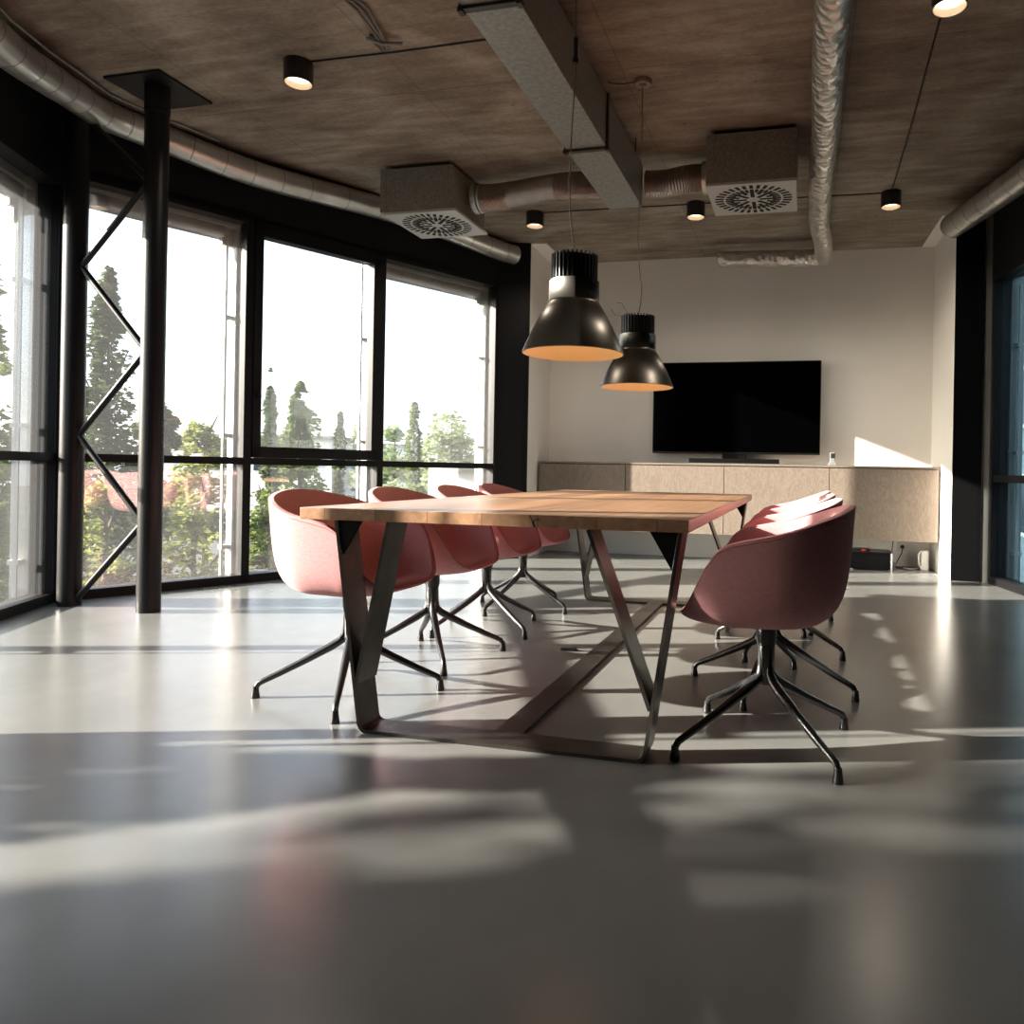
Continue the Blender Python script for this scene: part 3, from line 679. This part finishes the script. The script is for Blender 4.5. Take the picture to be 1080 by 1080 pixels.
# foil pipe with elbow
t = thing('foil_pipe', 'crinkled foil-wrapped pipe running lengthwise and turning along the back wall', 'pipe', (.10, 5, 2.99))
bm = B(); pth = [(.0,-4.5,.01),(.0,-2.5,.01)]+[(.0+.004*math.sin(k*1.3), -2.4+.35*k, .01+.004*math.sin(k*2.1)) for k in range(12)]+[(.045,1.9,.0),(.062,2.2,.0),(.07,2.44,-.005)]
P = smooth_path(pth, 110); P += [P[-1]+Vector((0,.03,0)), P[-1]+Vector((0,.055,0)), P[-1]+Vector((0,.068,0))]
tube(bm, P, [.083+.0035*noise.noise(Vector((0, k*.9, 0))) for k in range(len(P)-3)]+[.074,.052,.015], 28); obj('pipe', bm, M['foil'], t, smooth=True, auto=60)
bm = B(); P = smooth_path([(.05,2.43,.0),(-.1,2.44,-.002),(-.5,2.43,.004),(-.92,2.40,.012)], 50); P += [P[-1]+Vector((-.02,0,0))]
tube(bm, P, [.077+.003*noise.noise(Vector((k*.8, 3, 0))) for k in range(len(P)-1)]+[.06], 24); obj('side_branch', bm, M['foil'], t, smooth=True, auto=60)

# flexible duct joining both diffusers
t = thing('flexible_duct', 'ribbed silver flexible duct joining the two air diffusers', 'duct', (-1.6, 5.3, 2.98))
def ribbed(pts, r, n):
    bm = B(); P = smooth_path(pts, n); rr = [r+.0035*(1 if k % 2 else -1) for k in range(len(P))]; tube(bm, P, rr, 24); return bm
obj('hose', ribbed([(-.85,.06,.0),(-.6,.045,.0),(-.2,.0,.02),(.02,-.01,.012),(.19,-.015,0.)], .098, 110), M['flex'], t, smooth=True, auto=60)
obj('hose', ribbed([(.47,-.01,-.01),(.62,.0,-.01),(.78,.02,.02),(.90,.03,.02)], .094, 50), M['flex'], t, smooth=True, auto=60)
for x, y, z in ((-.87,.06,0),(.90,.03,.02)):
    bm = B(); tube(bm, [(x-.02,y,z),(x+.02,y,z)], .112, 28); tube(bm, [(x+.03,y,z),(x+.045,y,z)], .108, 28); obj('clamp', bm, M['spiral'], t, smooth=True, auto=40)

# diffusers
def diffuser(x0, x1, y0, y1, z, lab, shift):
    cx, cy = (x0+x1)/2, (y0+y1)/2
    t = thing('air_diffuser', lab, 'air diffuser', (cx, cy, z), group='square ceiling diffusers with round slotted grilles')
    w, d = (x1-x0)/2, (y1-y0)/2
    bm = B(); box(bm, -w, w, -d, d, .022, .345, .004)
    for sx in (-1, 1): box(bm, sx*w*.86-.012, sx*w*.86+.012, -d-.004, -d, .03, .34)
    obj('plenum_box', bm, M['plenum'], t)
    bm = B(); s = .295; box(bm, -s+shift, s+shift, -s, s, .0, .021, .003); gr = obj('grille', bm, M['grille'], t)
    bm = B()
    for k in range(16):
        for a, r0, r1, w_ in ((2*PI*k/16, .045, .19, .027), (2*PI*(k+.5)/16, .135, .19, .022), (2*PI*(k+.0)/16, .205, .264, .024), (2*PI*(k+.5)/16, .205, .264, .024)):
            if r0 == .045 and k % 2: r0 = .10
            mt = Matrix.Translation((shift,0,0)) @ Matrix.Rotation(a, 4, 'Z')
            r = bmesh.ops.create_cube(bm, size=1.)
            for v in r['verts']: v.co = mt @ Vector((r0+(v.co.x+.5)*(r1-r0), v.co.y*w_, -.0012+(v.co.z+.5)*.004))
    obj('slots', bm, M['slot'], gr)
    for sx in (-1, 1):
        for sy in (-1, 1): bm = B(); tube(bm, [(sx*w*.8, sy*d*.8, .34), (sx*w*.8, sy*d*.8, CZ-z-.001)], .004, 6); obj('hanger', bm, M['steel'], t)
diffuser(-3.14, -2.55, 5.08, 5.67, 2.80, 'square air diffuser beside the left windows, hose on its right', .03)
diffuser(-.655, -.065, 4.97, 5.56, 2.80, 'square air diffuser between rectangular duct and foil pipe', .0)

# ------------------------------------------------------------------ cabinet
cab = thing('wall_cabinet', 'long low floating plywood cabinet under the television', 'cabinet', (-.72, 7.68, .285))
CX0, CX1 = -2.685, 1.243
bm = B(); box(bm, CX0+.72, CX1+.72, 7.474-7.68, 7.915-7.68, .008, .683, .001); obj('carcass', bm, M['plyedge'], cab)
bm = B(); box(bm, CX0+.72, CX1+.72, 7.45-7.68, 7.915-7.68, .685, .702, .001); obj('top_panel', bm, M['ply'], cab)
sm = [CX0, -1.75, -.746, .259, CX1]
for a, b in zip(sm, sm[1:]):
    bm = B(); box(bm, a+.72+.003, b+.72-.003, 7.45-7.68, 7.472-7.68, .0, .676, .0015); obj('door', bm, M['ply'], cab)
# tv
tv = thing('television', 'large black flat television standing before the white back wall', 'television', (-.685, 7.83, .988))
bm = B(); box(bm, -.86, .86, -.03, .03, .107, 1.062, .004); obj('bezel', bm, M['tvframe'], tv)
bm = B(); box(bm, -.85, .85, -.0315, -.0301, .127, 1.052); obj('screen', bm, M['screen'], tv)
bm = B(); box(bm, -.12, .12, -.02, .02, .0, .12, .004); box(bm, -.3, .3, -.12, .06, .0, .010, .003); obj('stand', bm, M['tvframe'], tv)
t = thing('soundbar', 'flat black soundbar on the cabinet under the television', 'soundbar', (-.67, 7.60, .987))
bm = B(); box(bm, -.45, .45, -.04, .04, .008, .055, .006); obj('housing', bm, M['tvframe'], t)
bm = B(); box(bm, -.45, .45, -.043, .04, .0, .008, .002); obj('base_strip', bm, M['silver'], t)
t = thing('cordless_phone', 'small grey cordless phone upright on the cabinet right of the television', 'phone', (.288, 7.52, .987))
bm = B(); box(bm, -.038, .038, -.03, .03, 0, .03, .006); obj('cradle', bm, M['plastic_g'], t)
bm = B(); box(bm, -.026, .026, -.012, .012, .02, .128, .007); hs = obj('handset', bm, M['plastic_g'], t)
bm = B(); box(bm, -.019, .019, -.0135, -.0118, .072, .118, .001); obj('display', bm, M['slot'], hs)
# under the cabinet
t = thing('media_box', 'low black equipment box with chrome legs under the cabinet', 'box', (.64, 7.60, 0))
bm = B(); box(bm, -.185, .185, -.14, .14, .012, .165, .003); obj('casing', bm, M['black'], t)
bm = B(); box(bm, -.205, .205, -.16, .16, .168, .176, .001); obj('top_plate', bm, M['powder'], t)
for sx in (-1, 1):
    for sy in (-1, 1):
        bm = B(); tube(bm, [(sx*.195, sy*.15, 0), (sx*.195, sy*.15, .168)], .008, 10); obj('leg', bm, M['chrome'], t, smooth=True, auto=40)
t = thing('set_top_box', 'thin black box with a red light lying on the equipment box', 'box', (.55, 7.58, .176))
bm = B(); box(bm, -.10, .10, -.07, .07, .0, .022, .004); obj('casing', bm, M['tvframe'], t)
bm = B(); box(bm, .02, .06, -.072, -.068, .006, .016); obj('indicator', bm, principled('red_light', (.4,.02,.02), .5, emit=(1,.08,.06), emit_s=.1), t)
t = thing('wall_socket', 'white wall socket with black plug under the cabinet', 'socket', (.985, 7.92, .20))
bm = B(); box(bm, -.045, .045, -.014, 0, -.045, .045, .006); obj('plate', bm, M['plastic_w'], t)
bm = B(); lathe(bm, [(.001,0),(.02,0),(.018,.03),(.001,.03)], 0, 0, 16); bmesh.ops.rotate(bm, verts=bm.verts, cent=(0,0,0), matrix=Matrix.Rotation(PI/2, 3, 'X')); bmesh.ops.translate(bm, verts=bm.verts, vec=(0,-.014,-.005)); obj('plug', bm, M['cable_b'], t, smooth=True, auto=40)
wire('power_cable', [(.985,7.865,.19),(.97,7.82,.14),(.93,7.79,.07),(.90,7.75,.02),(.91,7.70,.008),(.95,7.72,.008),(1.05,7.74,.008)], .005, 'cable_b', 'black power cable hanging from the wall socket to the floor')
wire('power_cable', [(.895,7.88,.28),(.885,7.87,.15),(.88,7.86,.06),(.91,7.85,.03),(.89,7.83,.01),(.87,7.84,.008)], .005, 'cable_b', 'black cable hanging from the cabinet beside the equipment box')
wire('power_cable', [(.38,7.6,.16),(.34,7.56,.10),(.36,7.52,.05),(.30,7.55,.008),(.15,7.65,.008)], .004, 'cable_b', 'thin black cables left of the equipment box')
wire('power_cable', [(.95,7.76,.006),(1.0,7.70,.006),(1.08,7.70,.006),(1.12,7.78,.006)], .006, 'plastic_w', 'white cable curled on the floor under the cabinet')
t = thing('extension_block', 'upright white power block at the right end under the cabinet', 'power block', (1.155, 7.66, 0))
bm = B(); box(bm, -.035, .035, -.03, .03, .0, .19, .01); obj('casing', bm, M['plastic_w'], t)
bm = B(); tube(bm, [(-.03,-.02,.19),(-.06,-.04,.15),(-.055,-.04,.06),(-.03,-.03,.01)], .007, 8); obj('cord', bm, M['plastic_w'], t, smooth=True)
# floor socket between the table frames
t = thing('floor_socket', 'small black socket on the floor between the table frames', 'socket', (-1.113, 3.576, 0))
bm = B(); box(bm, -.04, .04, -.015, .015, 0, .012, .003); obj('housing', bm, M['black'], t)
bm = B(); tube(bm, [(.03,.01,.006),(.05,.0,.004),(.16,-.01,.004),(.19,-.02,.004)], .003, 6); obj('lead', bm, M['cable_b'], t)

# ------------------------------------------------------------------ outdoors
YAW = .236; GZ = -1.7
def cam2w(u, zc):
    xc = (u-655.5)/790.4*zc
    return (xc*math.cos(YAW)-zc*math.sin(YAW), xc*math.sin(YAW)+zc*math.cos(YAW))
bm = B()
nx = 60
g = [[None]*(nx+1) for _ in range(nx+1)]
for i in range(nx+1):
    for j in range(nx+1):
        x = -75+150*i/nx; y = -55+150*j/nx
        g[i][j] = bm.verts.new((x, y, GZ+.12*noise.noise(Vector((x*.15, y*.15, 0)))))
for i in range(nx):
    for j in range(nx): bm.faces.new((g[i][j], g[i+1][j], g[i+1][j+1], g[i][j+1]))
tag(obj('ground', bm, M['grass'], smooth=True), 'green ground outside below the windows', 'ground', kind='structure')
def strip(name, a, b, w, z, mat, lab, cat):
    bm = B(); obox(bm, a, b, -w/2, w/2, z, z+.2); tag(obj(name, bm, M[mat]), lab, cat, kind='structure')
strip('road', cam2w(-150, 17), cam2w(560, 24), 8., GZ-.02, 'asphalt', 'grey road outside beyond the shrubs', 'road')
def leaf_cloud(pts_fn, n, size):
    bm = B()
    for _ in range(n):
        p = Vector(pts_fn()); q = Matrix.Rotation(random.uniform(0, 2*PI), 3, 'Z') @ Matrix.Rotation(random.uniform(-1.2, 1.2), 3, 'X')
        s = size*random.uniform(.6, 1.3)
        vs = [bm.verts.new(p+q @ Vector(c)) for c in ((-s*.5,0,0), (0,-s*.32,.02), (s*.5,0,0), (0,s*.32,.02))]
        bm.faces.new(vs)
    return bm
def tree(x, y, h, cr, shape, mat, lab, n=2200, leaf=.16, base=.25, name='tree', seed=0, cat='tree'):
    random.seed(seed*13+5)
    t = thing(name, lab, cat, (x, y, GZ-.05), group='trees and shrubs outside the windows')
    bm = B(); tube(bm, [(0,0,0), (.05,0,h*.3), (-.03,.04,h*.62), (0,0,h*.9)], [cr*.07+.03, cr*.055+.02, .035, .012], 8)
    for k in range(9):
        a = k*2.4; z = h*(base+.07*k); rr = cr*.7*(1-.07*k)
        tube(bm, [(0,0,z), (rr*.5*math.cos(a), rr*.5*math.sin(a), z+h*.05), (rr*math.cos(a), rr*math.sin(a), z+h*.12)], [.03,.02,.008], 5)
    obj('trunk', bm, M['bark'], t)
    blobs = []
    if shape == 'round':
        for k in range(16):
            a = random.uniform(0, 2*PI); e = random.uniform(-.9, 1.); rr = cr*.62*math.sqrt(max(0, 1-e*e))*random.uniform(.5,1)
            blobs.append((rr*math.cos(a), rr*math.sin(a), h*base+(h*(1-base))*(.5+.40*e), cr*random.uniform(.28,.45)))
    def pt():
        if shape == 'cone':
            f = random.random()**1.4; z = h*base+(h*(1-base))*f
            layer = .75+.25*math.sin(z*9.)
            r = cr*(1-f)**.75*layer*math.sqrt(random.uniform(.25, 1)); a = random.uniform(0, 2*PI)
            return (r*math.cos(a), r*math.sin(a), z)
        if shape == 'irregular':
            while True:
                f = random.random()**1.15; z = h*base+(h*(1-base))*f; a = random.uniform(0, 2*PI)
                nn = noise.noise(Vector((math.cos(a)*1.3, math.sin(a)*1.3, z*1.1+seed)))
                R_ = cr*(1-f)**.6*(.72+.55*nn); q = random.uniform(.15, 1)**.6
                p = Vector((R_*q*math.cos(a), R_*q*math.sin(a), z+.25*q*math.sin(a*3)))
                if noise.noise(p*1.7+Vector((seed, 0, 0))) > -.22: return p
        if shape == 'column':
            f = random.random(); z = h*base+(h*(1-base))*f
            r = cr*min(1, 3*(1-f))**.6*(.8+.3*math.sin(z*7+math.cos(z*3)*2))*math.sqrt(random.uniform(.3, 1)); a = random.uniform(0, 2*PI)
            return (r*math.cos(a), r*math.sin(a), z)
        b = random.choice(blobs); d = Vector((random.gauss(0,1), random.gauss(0,1), random.gauss(0,.8))).normalized()*b[3]*random.uniform(.6,1.05)
        return (b[0]+d.x, b[1]+d.y, b[2]+d.z)
    obj('foliage', leaf_cloud(pt, n, leaf), M[mat], t)
    return t
def h_of(u, zc, vtop):
    H = 494.5+.018*(u-540); return .9+(H-vtop)/790.4*zc-GZ
rows = [ # u, zc, vtop, half width px, shape, mat, leaves, leaf, base, label
 (112,12.,292,62,'irregular','leaf_dark',6500,.13,.12,'tall dark conifer behind the lattice column'),
 (-22,10.,255,60,'irregular','leaf_mid',4200,.16,.1,'tall green tree at the left edge of the photo'),
 (168,15.,415,26,'round','leaf_dark',1800,.20,.2,'dark green tree between the two black columns'),
 (215,13.,440,42,'round','leaf_yel',2300,.13,.35,'yellow-green tree outside the window behind the lattice column'),
 (284,16.,398,22,'irregular','leaf_dark',2600,.13,.1,'dark conifer at the left edge of the middle left window'),
 (316,20.,408,44,'irregular','leaf_mid',5200,.17,.15,'hazy broad tree in the middle left window'),
 (358,15.,432,8,'column','leaf_dark',1300,.12,.05,'slim dark cypress in the middle left window'),
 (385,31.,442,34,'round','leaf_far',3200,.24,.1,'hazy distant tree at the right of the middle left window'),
 (436,15.,422,11,'column','leaf_mid',1700,.12,.05,'slim light green cypress in the last left window'),
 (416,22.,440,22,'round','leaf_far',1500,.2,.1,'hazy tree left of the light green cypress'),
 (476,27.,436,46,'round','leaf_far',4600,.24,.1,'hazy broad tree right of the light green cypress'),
 (112,8.6,498,34,'round','leaf_yel',850,.10,.3,'yellowish shrub low outside, left of the round column'),
 (205,8.8,520,40,'round','leaf_yel',750,.10,.35,'sparse yellowish shrub low outside, right of the round column'),
 (285,9.8,500,26,'round','leaf_mid',1300,.10,.25,'green shrub outside behind the near left chair'),
 (-5,8.0,470,26,'round','leaf_mid',1500,.10,.2,'green shrub at the left edge outside the leftmost window'),
 (440,12.,500,16,'round','leaf_mid',900,.11,.2,'green shrub outside below the last left window'),
]
for i, (u, zc, vt, hw, sh, mt, n, lf, bs, lab) in enumerate(rows):
    x, y = cam2w(u, zc); h = h_of(u, zc, vt)
    tree(x, y, h, hw/790.4*zc*1.05, sh, mt, lab, n, lf, bs, 'shrub' if zc < 11 and vt > 460 else 'tree', seed=i, cat='shrub' if zc < 11 and vt > 460 else 'tree')
# trees beyond the near windows, outside the photo's left edge: they dapple the foreground
for i, (x, y, h, cr, n) in enumerate(SHADE if 'SHADE' in globals() else [(-10.8,-3.36,7.6,2.6,13000), (-12.8,-7.6,8.2,2.8,7000), (-8.2,-5.6,6.6,1.8,3500)]):
    tree(x, y, h, cr, 'round', 'leaf_mid', ['leafy tree outside left of the photo, nearest the window corner', 'leafy tree outside left of the photo, farther along', 'leafy tree outside left of the photo, close to the building'][i], n, .2, .3, seed=40+i)
tree(-6.4, .16, 3.75, .46, 'column', 'leaf_mid', 'slim columnar shrub added out of view by the near windows to shade the floor', 3600, .13, .1, 'shrub', seed=55, cat='shrub')  # low sun blocker added out of view, shades a strip of floor
tree(-10.8, -1.45, 7.3, .34, 'column', 'leaf_mid', 'high-crowned slim tree added out of view behind the columnar shrub to shade the near chair', 3000, .17, .79, seed=56)  # raised crown added out of view, keeps sun off the near chair's side
# low white building and wall far outside
def building(u0, u1, zc, vt, vb, lab, nw):
    a = Vector(cam2w(u0, zc)); b = Vector(cam2w(u1, zc)); um = (u0+u1)/2; H = 494.5+.018*(um-540)
    zt = .9+(H-vt)/790.4*zc; t = thing('building', lab, 'building', (a.x, a.y, GZ)); o = Vector((a.x, a.y, GZ))
    def fin(bm): bmesh.ops.translate(bm, verts=bm.verts, vec=-o); return bm
    bm = B(); obox(bm, a, b, -5, 0, GZ, zt); obj('wall', fin(bm), M['render_w'], t)
    bm = B(); obox(bm, a, b, -5.2, .2, zt, zt+.12, -.2, (b-a).length+.2); obj('roof', fin(bm), M['roof'], t)
    ln = (b-a).length
    for k in range(nw):
        t0 = ln*(k+.3)/nw; bm = B(); obox(bm, a, b, 0, .04, zt-1.3, zt-.5, t0, t0+ln*.35/nw); obj('window', fin(bm), M['darkwin'], t)
building(205, 350, 30., 462, 490, 'low white building far behind the trees in the middle left window', 3)
building(352, 420, 42., 470, 490, 'low white building behind the slim dark cypress', 2)
building(470, 545, 17., 497, 520, 'white garden building low in the last left window', 1)
# neighbouring blue-grey block seen through the right window
t = thing('building', 'blue-grey neighbouring block seen through the right window', 'building', (5.2, 10, GZ))
bm = B(); box(bm, 0, 6, -6, 14, 0, 9); obj('wall', bm, M['bluegrey'], t)
for k in range(12):
    for j in range(3):
        bm = B(); box(bm, -.05, 0, -5.4+1.6*k, -4.4+1.6*k, 1.2+2.6*j, 2.7+2.6*j, .01); fr = obj('window', bm, M['alu'], t)
        bm = B(); box(bm, -.06, -.05, -5.3+1.6*k, -4.5+1.6*k, 1.3+2.6*j, 2.6+2.6*j); obj('pane', bm, M['darkwin'], fr)

# ------------------------------------------------------------------ light
SUN_AZ, SUN_EL = math.radians(19), math.radians(17.3)
ld = bpy.data.lights.new('sun', 'SUN'); ld.energy = 31.; ld.angle = math.radians(.55); ld.color = (1., .90, .78)
so = bpy.data.objects.new('sun', ld); C.objects.link(so)
dirv = Vector((math.cos(SUN_AZ)*math.cos(SUN_EL), math.sin(SUN_AZ)*math.cos(SUN_EL), -math.sin(SUN_EL)))
so.rotation_euler = dirv.to_track_quat('-Z', 'Y').to_euler(); so.location = (-12, 0, 8)
w = bpy.data.worlds.new('sky'); bpy.context.scene.world = w; w.use_nodes = True; nt = w.node_tree
for n in list(nt.nodes): nt.nodes.remove(n)
out = nt.nodes.new('ShaderNodeOutputWorld'); bg = nt.nodes.new('ShaderNodeBackground'); sky = nt.nodes.new('ShaderNodeTexSky')
sky.sky_type = 'NISHITA'; sky.sun_disc = False; sky.sun_elevation = SUN_EL
sky.sun_rotation = math.atan2(-dirv.x, -dirv.y)
sky.air_density = 1.; sky.dust_density = 2.; sky.ozone_density = 1.
hz = nt.nodes.new('ShaderNodeHueSaturation'); hz.inputs['Saturation'].default_value = .5; hz.inputs['Value'].default_value = .8
L(nt, sky.outputs[0], hz.inputs['Color']); hx = nt.nodes.new('ShaderNodeMixRGB'); hx.inputs[0].default_value = .45; hx.inputs[2].default_value = (.90, 1.14, 1.52, 1)
L(nt, hz.outputs[0], hx.inputs[1]); L(nt, hx.outputs[0], bg.inputs[0]); bg.inputs[1].default_value = 1.1
L(nt, bg.outputs[0], out.inputs[0])

# ------------------------------------------------------------------ camera
cd = bpy.data.cameras.new('camera'); co = bpy.data.objects.new('camera', cd); C.objects.link(co)
cd.sensor_width = 36; cd.sensor_fit = 'HORIZONTAL'; cd.lens = 790.4/1080*36
cd.shift_x = -(655.5-540)/1080; cd.shift_y = -(540-496.6)/1080; cd.clip_end = 400; cd.clip_start = .02
roll = .018
fwd = Vector((-math.sin(YAW), math.cos(YAW), 0)); right = Vector((math.cos(YAW), math.sin(YAW), 0)); up = Vector((0,0,1))
# roll: image content turned clockwise by `roll`
r2 = right*math.cos(roll)+up*math.sin(roll); u2 = up*math.cos(roll)-right*math.sin(roll)
mt = Matrix((( r2.x, u2.x, -fwd.x, 0), (r2.y, u2.y, -fwd.y, 0), (r2.z, u2.z, -fwd.z, .9), (0,0,0,1)))
co.matrix_world = mt
bpy.context.scene.camera = co
sc = bpy.context.scene
sc.view_settings.view_transform = 'Standard'; sc.view_settings.look = 'None'; sc.view_settings.gamma = 1
sc.view_settings.use_curve_mapping = False; sc.view_settings.exposure = .2
sc.cycles.max_bounces = 10; sc.cycles.diffuse_bounces = 6; sc.cycles.glossy_bounces = 4; sc.cycles.transparent_max_bounces = 24
sc.cycles.sample_clamp_indirect = 8; sc.cycles.use_denoising = True; sc.cycles.caustics_reflective = False
